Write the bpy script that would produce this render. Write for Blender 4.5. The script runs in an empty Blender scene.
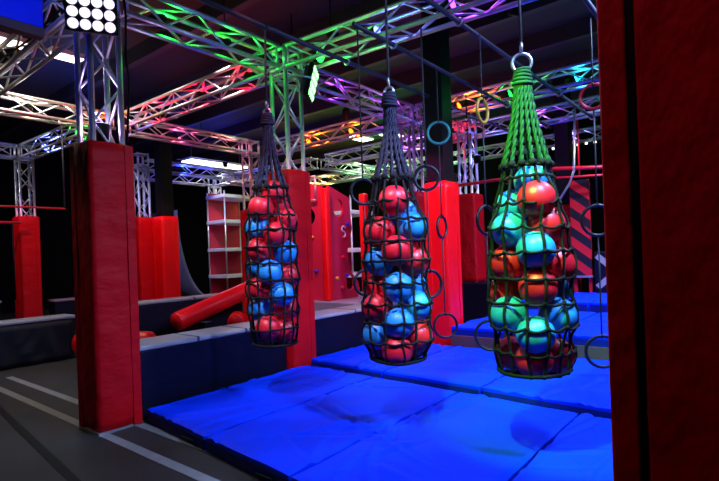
import bpy, math, random
from mathutils import Vector, Matrix
random.seed(7)
SC = bpy.context.scene
COL = SC.collection
PI = math.pi
V = Vector

# ------------------------------------------------------------------ materials
def new_mat(name):
    m = bpy.data.materials.new(name); m.use_nodes = True
    nt = m.node_tree
    return m, nt, nt.nodes['Principled BSDF']

def vinyl(name, col, rough=.42, var=.12, bump=.25, scale=3.0, wrinkle=True, spec=.5):
    m, nt, b = new_mat(name)
    tc = nt.nodes.new('ShaderNodeTexCoord')
    n = nt.nodes.new('ShaderNodeTexNoise'); n.inputs['Scale'].default_value = scale; n.inputs['Detail'].default_value = 4
    nt.links.new(tc.outputs['Object'], n.inputs['Vector'])
    mix = nt.nodes.new('ShaderNodeMix'); mix.data_type = 'RGBA'
    mix.inputs[6].default_value = (*[c * (1 - var) for c in col], 1)
    mix.inputs[7].default_value = (*[min(1, c * (1 + var)) for c in col], 1)
    nt.links.new(n.outputs['Fac'], mix.inputs[0]); nt.links.new(mix.outputs[2], b.inputs['Base Color'])
    b.inputs['Roughness'].default_value = rough
    b.inputs['Specular IOR Level'].default_value = spec
    if wrinkle:
        mp = nt.nodes.new('ShaderNodeMapping'); mp.inputs['Rotation'].default_value = (.3, .5, .7)
        mp.inputs['Scale'].default_value = (1.2, 4.5, 2.5)
        w = nt.nodes.new('ShaderNodeTexNoise'); w.inputs['Scale'].default_value = 2.2; w.inputs['Detail'].default_value = 3
        nt.links.new(tc.outputs['Object'], mp.inputs['Vector']); nt.links.new(mp.outputs[0], w.inputs['Vector'])
        bp = nt.nodes.new('ShaderNodeBump'); bp.inputs['Strength'].default_value = bump; bp.inputs['Distance'].default_value = .05
        nt.links.new(w.outputs['Fac'], bp.inputs['Height']); nt.links.new(bp.outputs[0], b.inputs['Normal'])
    if name == 'blue_vinyl':
        w.noise_type = 'RIDGED_MULTIFRACTAL'; w.inputs['Scale'].default_value = .9; w.inputs['Detail'].default_value = 2
        mp.inputs['Scale'].default_value = (1.6, 2.6, 1)
    return m

def metal(name, col, rough=.35, met=.9):
    m, nt, b = new_mat(name)
    b.inputs['Base Color'].default_value = (*col, 1); b.inputs['Metallic'].default_value = met
    tc = nt.nodes.new('ShaderNodeTexCoord')
    n = nt.nodes.new('ShaderNodeTexNoise'); n.inputs['Scale'].default_value = 14
    nt.links.new(tc.outputs['Object'], n.inputs['Vector'])
    mr = nt.nodes.new('ShaderNodeMapRange'); mr.inputs['To Min'].default_value = rough - .08; mr.inputs['To Max'].default_value = rough + .12
    nt.links.new(n.outputs['Fac'], mr.inputs['Value']); nt.links.new(mr.outputs[0], b.inputs['Roughness'])
    return m

def plain(name, col, rough=.5, spec=.5, noise=40, var=.15):
    m, nt, b = new_mat(name)
    tc = nt.nodes.new('ShaderNodeTexCoord')
    n = nt.nodes.new('ShaderNodeTexNoise'); n.inputs['Scale'].default_value = noise; n.inputs['Detail'].default_value = 3
    nt.links.new(tc.outputs['Object'], n.inputs['Vector'])
    mix = nt.nodes.new('ShaderNodeMix'); mix.data_type = 'RGBA'
    mix.inputs[6].default_value = (*[c * (1 - var) for c in col], 1)
    mix.inputs[7].default_value = (*[min(1, c * (1 + var)) for c in col], 1)
    nt.links.new(n.outputs['Fac'], mix.inputs[0]); nt.links.new(mix.outputs[2], b.inputs['Base Color'])
    b.inputs['Roughness'].default_value = rough; b.inputs['Specular IOR Level'].default_value = spec
    return m

def glow(name, col, strength):
    m, nt, b = new_mat(name)
    b.inputs['Base Color'].default_value = (*[min(1, c) * .3 for c in col], 1)
    b.inputs['Emission Color'].default_value = (*col, 1); b.inputs['Emission Strength'].default_value = strength
    return m

M = dict(
    red=vinyl('red_vinyl', (.55, .002, .006), .55, spec=.16, bump=.6),
    redb=vinyl('bright_red_vinyl', (.86, .004, .008), .35, bump=.12, spec=.35),
    magenta=vinyl('crimson_board', (.6, .01, .06), .5, wrinkle=False),
    blue=vinyl('blue_vinyl', (.001, .038, .84), .55, var=.18, bump=.5, scale=1.6, spec=.08),
    band=vinyl('shaded_blue_band', (.002, .014, .16), .55, spec=.2),  # shade of the mats' front faces, put into the colour
    navy=vinyl('navy_vinyl', (.0015, .002, .012), .5, spec=.25),
    black=vinyl('black_vinyl', (.0035, .003, .003), .6, bump=.15, spec=.3),
    grey=vinyl('grey_vinyl', (.33, .33, .34), .55, bump=.1),
    wood=plain('dark_wood', (.09, .05, .035), .6, noise=6),
    alu=metal('aluminium', (.8, .8, .82), .38),
    steel=metal('steel', (.62, .62, .64), .3),
    dsteel=metal('painted_steel', (.05, .05, .07), .5, .4),
    blk=plain('black_plastic', (.005, .005, .006), .6, .15),
    rope=plain('braided_rope', (.022, .022, .026), .8, noise=60, var=.4),
    ropeg=plain('green_lit_rope', (.012, .075, .022), .8, .2, noise=60, var=.4), ropev=plain('violet_grey_rope', (.03, .028, .055), .8, .2, noise=60, var=.4),  # green rope: the green light's tint painted into the right bag's rope
    net=plain('black_cord', (.0065, .0065, .007), .75, .2, noise=60, var=.4),
    ring=plain('dark_ring', (.009, .009, .011), .4, .35),
    ringt=plain('teal_lit_ring', (.02, .26, .24), .4), ringa=plain('amber_lit_ring', (.45, .28, .02), .4), ringr=plain('red_lit_ring', (.5, .01, .02), .4),  # coloured stage-light tint painted into the top rings
    ringl=plain('taped_ring', (.05, .05, .055), .4),
    redp=plain('red_paint', (.7, .01, .02), .4),
    ballr=plain('red_rubber', (.80, .012, .030), .40, noise=5, var=.06),
    ballb=plain('blue_rubber', (.025, .30, .80), .40, noise=5, var=.06),
    white=plain('white_board', (.75, .72, .8), .5),
    tape=plain('white_tape', (.24, .24, .23), .7, noise=12, var=.25),
    lav=plain('pale_ramp', (.22, .22, .32), .6, noise=2),
    stripe=None,
    yellow=plain('amber_paint', (.8, .35, .02), .5),
    bluefab=plain('blue_fabric', (.004, .03, .9), .4, noise=1.5),
    fl=glow('tube_light', (1, .97, .85), 5),
    ledw=glow('white_led', (.62, .58, .8), 1.7),
    ledg=glow('green_led', (.25, 1, .25), 3.5),
    ledd=glow('dot_led', (1, .85, .6), 4),
)
def par_lens(col): return glow('lens', col, 5)

# red and black diagonal stripes painted on a board
m, nt, b = new_mat('striped_board')
tc = nt.nodes.new('ShaderNodeTexCoord'); sp = nt.nodes.new('ShaderNodeSeparateXYZ')
nt.links.new(tc.outputs['Object'], sp.inputs[0])
a1 = nt.nodes.new('ShaderNodeMath'); a1.operation = 'MULTIPLY_ADD'; a1.inputs[1].default_value = -.8
nt.links.new(sp.outputs['Y'], a1.inputs[0]); nt.links.new(sp.outputs['Z'], a1.inputs[2])
a0 = nt.nodes.new('ShaderNodeMath'); a0.operation = 'MULTIPLY'; a0.inputs[1].default_value = -1
a0.inputs[1].default_value = 1
a2 = nt.nodes.new('ShaderNodeMath'); a2.operation = 'MULTIPLY'; a2.inputs[1].default_value = 2.6
a3 = nt.nodes.new('ShaderNodeMath'); a3.operation = 'FRACT'
a4 = nt.nodes.new('ShaderNodeMath'); a4.operation = 'GREATER_THAN'; a4.inputs[1].default_value = .5
nt.links.new(a1.outputs[0], a2.inputs[0]); nt.links.new(a2.outputs[0], a3.inputs[0]); nt.links.new(a3.outputs[0], a4.inputs[0])
mx = nt.nodes.new('ShaderNodeMix'); mx.data_type = 'RGBA'
mx.inputs[6].default_value = (.72, .012, .02, 1); mx.inputs[7].default_value = (.01, .01, .014, 1)
nt.links.new(a4.outputs[0], mx.inputs[0]); nt.links.new(mx.outputs[2], b.inputs['Base Color'])
M['stripe'] = m
# rubber floor
m, nt, b = new_mat('rubber_floor')
tc = nt.nodes.new('ShaderNodeTexCoord')
n1 = nt.nodes.new('ShaderNodeTexNoise'); n1.inputs['Scale'].default_value = 60; n1.inputs['Detail'].default_value = 6
n2 = nt.nodes.new('ShaderNodeTexNoise'); n2.inputs['Scale'].default_value = 1.3
nt.links.new(tc.outputs['Object'], n1.inputs[0]); nt.links.new(tc.outputs['Object'], n2.inputs[0])
ml = nt.nodes.new('ShaderNodeMath'); ml.operation = 'MULTIPLY'
nt.links.new(n1.outputs['Fac'], ml.inputs[0]); nt.links.new(n2.outputs['Fac'], ml.inputs[1])
cr = nt.nodes.new('ShaderNodeValToRGB')
cr.color_ramp.elements[0].position = .1; cr.color_ramp.elements[0].color = (.009, .008, .007, 1)
cr.color_ramp.elements[1].position = .45; cr.color_ramp.elements[1].color = (.036, .033, .029, 1)
nt.links.new(ml.outputs[0], cr.inputs[0]); nt.links.new(cr.outputs[0], b.inputs['Base Color'])
b.inputs['Roughness'].default_value = .7
M['floor'] = m
M['ceil'] = plain('ceiling_paint', (.022, .013, .014), .8, noise=2)
M['wall'] = plain('black_wall', (.003, .003, .004), .85, .1, noise=2)
M['joist'] = plain('ceiling_joist_paint', (.02, .011, .014), .6, noise=3)

# ------------------------------------------------------------------ mesh builder
def world_of(o):
    p = V((0, 0, 0))
    while o is not None:
        p = p + o.location; o = o.parent
    return p

class MB:
    def __init__(s): s.v = []; s.f = []
    def add(s, vs, fs):
        k = len(s.v); s.v += [V(p) for p in vs]; s.f += [tuple(i + k for i in f) for f in fs]; return s
    def box(s, lo, hi, rz=0, c=None):
        x0, y0, z0 = lo; x1, y1, z1 = hi
        vs = [V(p) for p in ((x0,y0,z0),(x1,y0,z0),(x1,y1,z0),(x0,y1,z0),(x0,y0,z1),(x1,y0,z1),(x1,y1,z1),(x0,y1,z1))]
        if rz:
            c = V(c) if c else (V(lo) + V(hi)) / 2
            R = Matrix.Rotation(rz, 3, 'Z'); vs = [R @ (p - c) + c for p in vs]
        return s.add(vs, [(3,2,1,0),(4,5,6,7),(0,1,5,4),(1,2,6,5),(2,3,7,6),(3,0,4,7)])
    def obox(s, c, ex, ey, ez):      # oriented box: centre and three half-axis vectors
        c, ex, ey, ez = V(c), V(ex), V(ey), V(ez)
        vs = [c-ex-ey-ez, c+ex-ey-ez, c+ex+ey-ez, c-ex+ey-ez, c-ex-ey+ez, c+ex-ey+ez, c+ex+ey+ez, c-ex+ey+ez]
        return s.add(vs, [(3,2,1,0),(4,5,6,7),(0,1,5,4),(1,2,6,5),(2,3,7,6),(3,0,4,7)])
    def prism(s, pts, z0, z1):
        n = len(pts); vs = [(x, y, z0) for x, y in pts] + [(x, y, z1) for x, y in pts]
        return s.add(vs, [tuple(range(n))[::-1], tuple(range(n, 2*n))] + [(i, (i+1) % n, (i+1) % n + n, i + n) for i in range(n)])
    def path(s, pts, r, n=8, closed=False):
        pts = [V(p) for p in pts]; k = len(pts); rings = []
        up = None
        for i in range(k):
            if closed: t = pts[(i+1) % k] - pts[i-1]
            else: t = pts[min(i+1, k-1)] - pts[max(i-1, 0)]
            if t.length < 1e-9: t = V((0,0,1))
            t.normalize()
            if up is None:
                up = V((0,0,1)) if abs(t.z) < .9 else V((1,0,0))
            u = up - t * up.dot(t)
            if u.length < 1e-6: u = t.orthogonal()
            u.normalize(); up = u; w = t.cross(u)
            rr = r[i] if isinstance(r, (list, tuple)) else r
            rings.append([pts[i] + (u * math.cos(2*PI*j/n) + w * math.sin(2*PI*j/n)) * rr for j in range(n)])
        vs = [p for ring in rings for p in ring]; fs = []
        for i in range(k if closed else k - 1):
            a, c = i*n, ((i+1) % k)*n
            fs += [(a+j, a+(j+1) % n, c+(j+1) % n, c+j) for j in range(n)]
        if not closed: fs += [tuple(range(n))[::-1], tuple((k-1)*n + j for j in range(n))]
        return s.add(vs, fs)
    def tube(s, a, c, r, n=8): return s.path([a, c], r, n)
    def torus(s, c, nrm, R, r, k=28, n=8):
        c, nrm = V(c), V(nrm).normalized(); u = nrm.orthogonal().normalized(); w = nrm.cross(u)
        return s.path([c + (u*math.cos(2*PI*i/k) + w*math.sin(2*PI*i/k))*R for i in range(k)], r, n, True)
    def sphere(s, c, r, nu=24, nv=14, sc=(1,1,1)):
        c = V(c); vs = [c + V((0,0,r*sc[2]))]; fs = []
        for i in range(1, nv):
            for j in range(nu):
                th, ph = PI*i/nv, 2*PI*j/nu
                vs.append(c + V((r*sc[0]*math.sin(th)*math.cos(ph), r*sc[1]*math.sin(th)*math.sin(ph), r*sc[2]*math.cos(th))))
        vs.append(c - V((0,0,r*sc[2])))
        for j in range(nu):
            fs.append((0, 1+j, 1+(j+1) % nu)); L = 1+(nv-2)*nu; fs.append((L+(j+1) % nu, L+j, len(vs)-1))
        for i in range(nv-2):
            for j in range(nu):
                a = 1+i*nu; fs.append((a+j, a+nu+j, a+nu+(j+1) % nu, a+(j+1) % nu))
        return s.add(vs, fs)
    def build(s, name, mat, parent=None, smooth=False, bevel=0, seg=3):
        me = bpy.data.meshes.new(name)
        o = bpy.data.objects.new(name, me); COL.objects.link(o)
        if parent is not None:
            o.parent = parent; org = world_of(parent)
            me.from_pydata([p - org for p in s.v], [], s.f)
        else:
            lo = V((min(p.x for p in s.v), min(p.y for p in s.v), min(p.z for p in s.v)))
            hi = V((max(p.x for p in s.v), max(p.y for p in s.v), max(p.z for p in s.v)))
            org = V(((lo.x+hi.x)/2, (lo.y+hi.y)/2, lo.z)); o.location = org
            me.from_pydata([p - org for p in s.v], [], s.f)
        me.materials.append(mat)
        if smooth or bevel:
            for p in me.polygons: p.use_smooth = True
        if bevel:
            md = o.modifiers.new('soft_edge', 'BEVEL'); md.width = bevel; md.segments = seg; md.limit_method = 'ANGLE'; md.angle_limit = .6
            md.harden_normals = False
            wn = o.modifiers.new('normals', 'WEIGHTED_NORMAL'); wn.keep_sharp = True
        return o

def tag(o, label, cat, group=None, kind=None):
    o['label'] = label; o['category'] = cat
    if group: o['group'] = group
    if kind: o['kind'] = kind
    return o
def thing(name, label, cat, loc, group=None):
    o = bpy.data.objects.new(name, None); COL.objects.link(o); o.location = loc; o.empty_display_size = .1
    return tag(o, label, cat, group)
def struct(name, mb, mat, **k):
    o = mb.build(name, mat, **k); o['kind'] = 'structure'; return o
def point(loc, col, w, parent=None, r=.07, name='lamp_glow'):
    l = bpy.data.lights.new(name, 'POINT'); l.energy = w; l.color = col; l.shadow_soft_size = r
    o = bpy.data.objects.new(name, l); COL.objects.link(o)
    if parent is not None: o.parent = parent; o.location = V(loc) - world_of(parent)
    else: o.location = loc
    return o
def aim(o, d):
    o.rotation_euler = V(d).to_track_quat('-Z', 'Y').to_euler()
def spot(loc, to, col, w, ang, parent=None, r=.1, blend=.4):
    l = bpy.data.lights.new('lamp_beam', 'SPOT'); l.energy = w; l.color = col; l.shadow_soft_size = r
    l.spot_size = math.radians(ang); l.spot_blend = blend
    o = bpy.data.objects.new('lamp_beam', l); COL.objects.link(o)
    if parent is not None: o.parent = parent; o.location = V(loc) - world_of(parent)
    else: o.location = loc
    aim(o, V(to) - V(loc)); return o

# ------------------------------------------------------------------ the room
X0, X1, Y0, Y1, H = -3.0, 15.0, -5.0, 19.0, 5.3
struct('floor', MB().box((X0, Y0, -.1), (X1, Y1, 0)), M['floor'])
struct('ceiling', MB().box((X0, Y0, H), (X1, Y1, H+.1)), M['ceil'])
struct('wall_left', MB().box((X0, Y1, 0), (X1, Y1+.1, H)), M['wall'])
struct('wall_right', MB().box((X0, Y0-.1, 0), (X1, Y0, H)), M['wall'])
struct('wall_back', MB().box((X1, Y0, 0), (X1+.1, Y1, H)), M['wall'])
struct('wall_front', MB().box((X0-.1, Y0, 0), (X0, Y1, H)), M['wall'])
for i in range(11):
    x = -1.5 + i*1.5
    struct('trim_%d' % (i+1), MB().box((x-.06, Y0, H-.28), (x+.06, Y1, H-.001)), M['joist'])

# ------------------------------------------------------------------ trusses
S2 = .13
def truss_parts(root, p0, p1, pitch=.42, ro=.0265, rb=.0125, mat=None):
    mat = mat or M['alu']
    p0, p1 = V(p0), V(p1); d = (p1-p0); L = d.length; d = d/L
    u = V((0,0,1)) if abs(d.z) < .5 else V((1,0,0))
    u = (u - d*u.dot(d)).normalized(); w = d.cross(u)
    cs = [(1,1),(1,-1),(-1,-1),(-1,1)]
    off = [(u*a + w*c)*S2 for a, c in cs]
    for q in off: MB().tube(p0+q, p1+q, ro, 10).build('chord', mat, root, True)
    n = max(2, round(L/pitch))
    for k in range(4):
        a, c = off[k], off[(k+1) % 4]; mb = MB()
        t0, t1 = .05, L-.05
        pts = [p0 + d*(t0 + (t1-t0)*i/n) + (a if (i + k) % 2 == 0 else c) for i in range(n+1)]
        for i in range(n): mb.tube(pts[i], pts[i+1], rb, 6)
        mb.tube(p0+d*.03+a, p0+d*.03+c, rb, 6); mb.tube(p1-d*.03+a, p1-d*.03+c, rb, 6)
        mb.build('lattice', mat, root, True)
def truss(label, p0, p1, pitch=.42, mat=None):
    root = thing('truss_span', label, 'truss', p0, 'roof truss spans')
    truss_parts(root, p0, p1, pitch, mat=mat); return root
def tower(label, x, y, z0=0, z1=3.825, node=True):
    root = thing('truss_tower', label, 'truss', (x, y, z0), 'upright truss towers')
    truss_parts(root, (x, y, z0+.02), (x, y, z1), .36)
    MB().box((x-.2, y-.2, z0), (x+.2, y+.2, z0+.02)).build('base_plate', M['steel'], root)
    if node:
        mb = MB()
        for a in (-1, 1):
            for c in (-1, 1):
                mb.tube((x+a*S2, y+c*S2, z1), (x+a*S2, y+c*S2, z1+.32), .026)
                for z in (z1+.03, z1+.29):
                    if a == 1: mb.tube((x-S2, y+c*S2, z), (x+S2, y+c*S2, z), .024)
                    else: mb.tube((x+c*S2, y-S2, z), (x+c*S2, y+S2, z), .024)
        mb.build('corner_block', M['alu'], root, True)
    return root
def pad(label, x, y, z0=0, z1=2.58, w=.39, flap=True, mat='red', seam=False):
    root = thing('column_pad', label, 'pad', (x, y, z0), 'red column pads')
    t = .05; h = w/2
    mb = MB()
    # one folded sleeve with real wall thickness and a slightly rumpled skin
    n = 10; out = []
    def ring(r, z, k):
        pts = []
        for i in range(4):
            cx, cy = [(-1,-1),(1,-1),(1,1),(-1,1)][i]; ex, ey = [(-1,-1),(1,-1),(1,1),(-1,1)][(i+1) % 4]
            for j in range(n):
                f = j/n; px, py = cx+(ex-cx)*f, cy+(ey-cy)*f
                bul = 0
                if k: bul = .010*math.sin(PI*f) + .006*math.sin(z*3.1 + i*2 + x*3)*math.sin(PI*f)*1 + .004*math.sin(z*9 + f*7 + i + y)*math.sin(PI*f)
                nx, ny = [(0,-1),(1,0),(0,1),(-1,0)][i]
                cr = .007 if j == 0 and k else 0
                pts.append(V((x + px*(r-cr) + nx*bul, y + py*(r-cr) + ny*bul, z)))
        return pts
    zs = [z0 + .0 + (z1-z0)*i/26 for i in range(27)]
    rows = [ring(h-.015, zs[0], 1)] + [ring(h, z, 1) for z in zs[1:-1]] + [ring(h-.012, zs[-1], 1), ring(h-t, zs[-1]-.004, 0), ring(h-t, zs[0], 0)]
    vs = [p for r_ in rows for p in r_]; N = 4*n; fs = []
    for i in range(len(rows)-1):
        fs += [(i*N+j, i*N+(j+1) % N, (i+1)*N+(j+1) % N, (i+1)*N+j) for j in range(N)]
    fs += [((len(rows)-1)*N+j, (len(rows)-1)*N+(j+1) % N, (j+1) % N, j) for j in range(N)]
    o = mb.add(vs, fs).build('sleeve', M[mat], root, True)
    if seam:
        MB().box((x-h-.020, y+h-.075, z0+.01), (x-h+.006, y+h+.004, z1-.01)).build('closing_flap', M[mat], root, bevel=.010)
        MB().box((x-h-.012, y+h-.097, z0+.01), (x-h+.004, y+h-.077, z1-.01)).build('hook_tape_gap', M['blk'], root)
        MB().box((x-h-.022, y-h+.01, z0+.01), (x-h+.006, y+h-.098, z1-.01)).build('front_panel', M[mat], root, bevel=.008)
    elif flap:
        MB().box((x+h-.085, y-h-.017, z0+.01), (x+h-.004, y-h+.006, z1-.01)).build('closing_flap', M[mat], root, bevel=.006)
        MB().box((x-h-.012, y+h-.1, z0+.02), (x-h+.006, y+h-.01, z1-.02)).build('closing_flap', M[mat], root, bevel=.005)
    return root

Z = 3.985
GY, GX = 4.73, 4.45
LX, LY = 2.12, 4.725
tower('aluminium truss tower rising out of the nearest left red pad below the white floodlight', LX, LY)
pad('tall dark red square column pad nearest the camera on the left', LX, LY)
tower('aluminium truss tower behind the left net bag where green and red trusses meet', GX, 4.70)
pad('tall red column pad behind the left net bag beside the blue mats', GX-.01, 4.70, w=.37)
truss('green-lit truss span running from the floodlight tower to the tower behind the left bag', (LX+.2, GY, Z), (GX-.2, GY, Z))
truss('purple and green lit truss span crossing above the middle net bag', (GX-.02, GY-.2, Z), (GX+.38, -1.2, Z))
truss('red-lit truss span leading back from the tower behind the left net bag', (GX-.04, GY+.2, Z), (GX-.06, 8.73, Z))
truss('pale lavender truss span leading back from the floodlight tower at top left', (LX, LY+.2, Z), (LX+.04, 8.73, Z))
truss('warm white truss span across the upper left behind the floodlight tower', (-1.5, 8.93, Z), (GX-.25, 8.93, Z))
truss('pink-lit truss span in the back between floodlight tower and left net bag', (GX+.12, 8.93, Z), (7.1, 8.93, Z))
truss('dim purple truss span running right from the tower behind the left bag', (GX+.2, 4.93, Z), (7.56, 4.93, Z))
truss('orange-lit truss span behind the top of the middle net bag', (7.70, 8.75, Z), (7.74, 5.15, Z))
truss('orange and blue lit truss span crossing behind the green-lit right net bag', (7.76, 4.75, Z), (7.80, .2, Z))
truss('blue and green lit truss span in the far left corner', (4.05, 9.4, Z), (3.98, 12.35, Z))
truss('white truss span at the far back above the stacked shelves', (6.6, 13.7, Z), (9.4, 13.7, Z))
truss('dim white truss span at the far left edge above small red pad', (-1.0, 12.6, Z), (3.8, 12.6, Z))
truss('dim lilac truss span second behind the green-lit right net bag', (9.75, 8.8, Z), (9.6, .4, Z))
truss('faint blue truss span with dotted lights far behind the right net bag', (12.2, 9.0, Z), (12.0, .5, Z))
truss('far pale truss span behind the ring above the middle bag', (10.0, 9.2, Z), (14.0, 9.2, Z))
truss('far red truss span behind the black column top', (8.15, 4.95, Z), (9.52, 4.95, Z))
truss('far amber truss span under the bright ceiling panels', (12.2, 14.0, Z), (12.2, 9.4, Z))
truss('far white truss span beside the bright long ceiling light', (9.7, 13.5, Z), (9.75, 9.3, Z))
truss('green-lit truss span in the far middle under the ceiling panels', (10.0, 7.3, Z-.3), (14.2, 7.3, Z-.3))
truss('yellow-green lit truss span in the far middle crossing below the ceiling panels', (13.4, 13.0, Z+.29), (13.4, 7.6, Z+.29))
truss('amber-lit far truss span just above the climbing boards', (8.3, 11.3, Z-.3), (11.9, 11.3, Z-.3))
truss('blue-lit truss span in the far left beside the black column', (6.6, 12.3, Z), (9.4, 12.3, Z))
tower('small far truss tower at the left edge above a red pad', 3.97, 12.58)
pad('small far red column pad at the left edge behind the low black wall', 3.97, 12.58)
tower('thin red and white truss tower beside the far black column', 6.20, 11.78)
pad('narrow crimson pad left of the wide glossy red pad in the far left', 6.20, 11.78, w=.38, flap=False)
tower('orange-lit truss tower just left of the left net bag', 7.3, 8.95)
pad('bright red column pad peeking out left of the left net bag', 7.3, 8.95, mat='redb')
tower('white truss tower carrying the stacked shelves in the back', 9.6, 13.6)
tower('bare white truss tower seen behind the middle bag ropes', 7.76, 4.95)
pad('crimson column pad hidden mostly behind the middle net bag', 7.76, 4.95)
tower('blue and white truss tower left of the green-lit right net bag', 9.3, 4.6, .86)
pad('dark crimson pad left of the right net bag above a navy block', 9.3, 4.6, .86, 2.62, w=.43, flap=False)

# building columns: black steel with a red pad round the foot
def column(label, plabel, x, y, cw, pw, ztop=2.55, mat='redb'):
    tag(MB().box((x-cw/2, y-cw/2, 0), (x+cw/2, y+cw/2, H-.001)).build('steel_column', M['blk'], None, bevel=.01), label, 'column', 'black building columns', 'thing')
    pad(plabel, x, y, 0, ztop, pw, True, mat)
column('black building column top behind the teal ring right of the middle bag', 'broad bright red column pad right of the middle net bag', 6.62, 3.73, .30, .37, 2.52)
column('black building column in the far left behind the floodlight tower', 'wide glossy red column pad in the far left', 6.55, 11.35, .30, .43, 2.58)
column('black building column behind the right side of the right net bag', 'crimson column pad right of the right net bag beside the striped board', 10.75, 3.15, .28, .38, 2.35, 'red')
pad('huge dark red pad close to the camera filling the right edge', 1.905, .173, 0, 2.6, .41, seam=True)
tower('truss tower wrapped by the huge dark red pad at right', 1.905, .173)

# ------------------------------------------------------------------ floor tape and seams
def flat(pts, name, mat, label, cat, group=None, h=.004):
    return tag(MB().prism(pts, 0.0005, h).build(name, mat), label, cat, group)
flat([(2.215, 8.0), (2.30, 8.0), (2.34, 1.6), (2.255, 1.6)][::-1], 'floor_tape', M['tape'], 'worn white tape line on the floor along the front of the blue mats', 'tape', 'white floor tape lines')
flat([(1.93, 8.4), (2.015, 8.4), (2.0, 1.2), (1.915, 1.2)][::-1], 'floor_tape', M['tape'], 'worn white tape line on the floor farther from the mats, passing the left pad', 'tape', 'white floor tape lines')
flat([(1.88, 8.5), (1.945, 8.5), (1.29, 2.2), (1.225, 2.2)][::-1], 'floor_seam_strip', M['blk'], 'black seam strip running diagonally over the floor at bottom left', 'strip')

# ------------------------------------------------------------------ blue crash mats
def xf(y): return 2.366 - .10*(4.55-y)
def xb(y): return 4.49 - .045*(4.55-y)
def mat(label, xa, xc, y0, y1, z0, z1, fold=None):
    root = thing('crash_mat', label, 'mat', ((xa(y0)+xc(y0))/2, (y0+y1)/2, z0), 'blue crash mats')
    g = .012; y0 += g; y1 -= g; nx, ny = 84, 46; mb = MB()
    cre = [(random.uniform(0, 1), random.uniform(0, 1), random.uniform(-.6, .6) + (PI/2 if random.random() < .3 else 0), random.uniform(.25, .7), random.uniform(.008, .016)) for _ in range(13)]
    vs = []; top = {}
    sd = random.random()*9
    for i in range(nx+1):
        for j in range(ny+1):
            y = y0 + (y1-y0)*j/ny; x = xa(y) + (xc(y)-xa(y))*i/nx
            ed = min(i, nx-i, j, ny-j)
            e = .008 if ed == 0 else (.019 if ed == 1 else .024)
            z = z1 - .024 + e + .0035*math.sin(x*5+sd)*math.sin(y*4+sd) + .002*math.sin(x*13+y*9+sd)
            for (a_, b_, an, ln, dp) in cre:
                dx, dy = x - (xa(y0) + a_*(xc(y0)-xa(y0))), y - (y0 + b_*(y1-y0))
                al, pe = dx*math.cos(an) + dy*math.sin(an), -dx*math.sin(an) + dy*math.cos(an) + .05*math.sin(dx*5 + an*9)
                z += dp*math.exp(-(al/ln)**4)*(math.exp(-((pe-.03)/.03)**2) - math.exp(-((pe+.02)/.022)**2))
            if fold is not None: z -= .018*math.exp(-((y-fold)/.025)**2)
            top[i, j] = len(vs); vs.append(V((x, y, z)))
    fs = [(top[i,j], top[i+1,j], top[i+1,j+1], top[i,j+1]) for i in range(nx) for j in range(ny)]
    border = [(i,0) for i in range(nx)] + [(nx,j) for j in range(ny)] + [(i,ny) for i in range(nx,0,-1)] + [(0,j) for j in range(ny,0,-1)]
    t0 = len(vs)
    for q in border: vs.append(vs[top[q]].copy())
    b0 = len(vs)
    for q in border: p = vs[top[q]]; vs.append(V((p.x, p.y, z0)))
    n = len(border)
    for k in range(n): fs.append((t0+k, b0+k, b0+(k+1) % n, t0+(k+1) % n))
    fs.append(tuple(b0+k for k in range(n))[::-1])
    mb.add(vs, fs).build('cover', M['blue'], root, True)
    # dark band painting shade onto the front face, plus a carrying strap
    x = xa((y0+y1)/2)
    m2 = MB(); m2.add([(xa(y0)-.004, y0+.01, z0+.004), (xa(y1)-.004, y1-.01, z0+.004), (xa(y1)-.004, y1-.01, z1-.045), (xa(y0)-.004, y0+.01, z1-.045),
                       (xa(y0)+.01, y0+.01, z0+.004), (xa(y1)+.01, y1-.01, z0+.004), (xa(y1)+.01, y1-.01, z1-.045), (xa(y0)+.01, y0+.01, z1-.045)],
                      [(0,1,2,3)[::-1],(4,5,6,7),(0,1,5,4),(3,2,6,7),(0,3,7,4),(1,2,6,5)]).build('shaded_front_band', M['band'], root)
    ym = y0+.25; xm = xa(ym)
    MB().path([(xm-.006, ym-.1, z0+.03), (xm-.03, ym-.06, z0+.05), (xm-.03, ym+.06, z0+.05), (xm-.006, ym+.1, z0+.03)], .010, 6).build('strap', M['blk'], root, True)
    return root
front = [(3.44, 4.55, 'blue crash mat in the front row, against the low black wall behind the left pad'),
         (2.36, 3.44, 'blue crash mat in the front row, under the middle net bag with the dark shadow'),
         (1.22, 2.36, 'blue crash mat in the front row, under the green-lit right net bag'),
         (.42, 1.22, 'blue crash mat in the front row, beside the huge right pad')]
for y0, y1, lab in front: mat(lab, xf, xb, y0, y1, 0, .13, fold=(y1-.12 if y1 > 4 else None))
xf2 = lambda y: 4.535 - .045*(4.55-y)
xb2 = lambda y: 6.16
for y0, y1, lab in [(3.34, 4.56, 'blue crash mat in the second row, in front of the broad red column pad'), (2.14, 3.34, 'blue crash mat in the second row, under the low black rings'), (.94, 2.14, 'blue crash mat in the second row, seen right of the right net bag')]:
    mat(lab, xf2, xb2, y0, y1, 0, .195)
tag(MB().box((6.19, .5, 0), (8.5, 3.42, .33)).build('mat_platform', M['wood'], None, bevel=.01), 'dark brown wooden step under the third row of blue mats', 'platform')
for y0, y1, lab in [(2.05, 3.42, 'blue crash mat on the brown step, just right of the broad red column pad'), (.6, 2.05, 'blue crash mat on the brown step, right of the right net bag')]:
    mat(lab, lambda y: 6.2, lambda y: 8.48, y0, y1, .33, .455)
for y0, y1, lab in [(2.2, 3.6, 'far blue mat behind the right net bag at the foot of the striped board'), (.8, 2.2, 'far blue mat in front of the dark barrier with grey cross')]:
    mat(lab, lambda y: 8.52, lambda y: 10.3, y0, y1, 0, .60)

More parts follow.
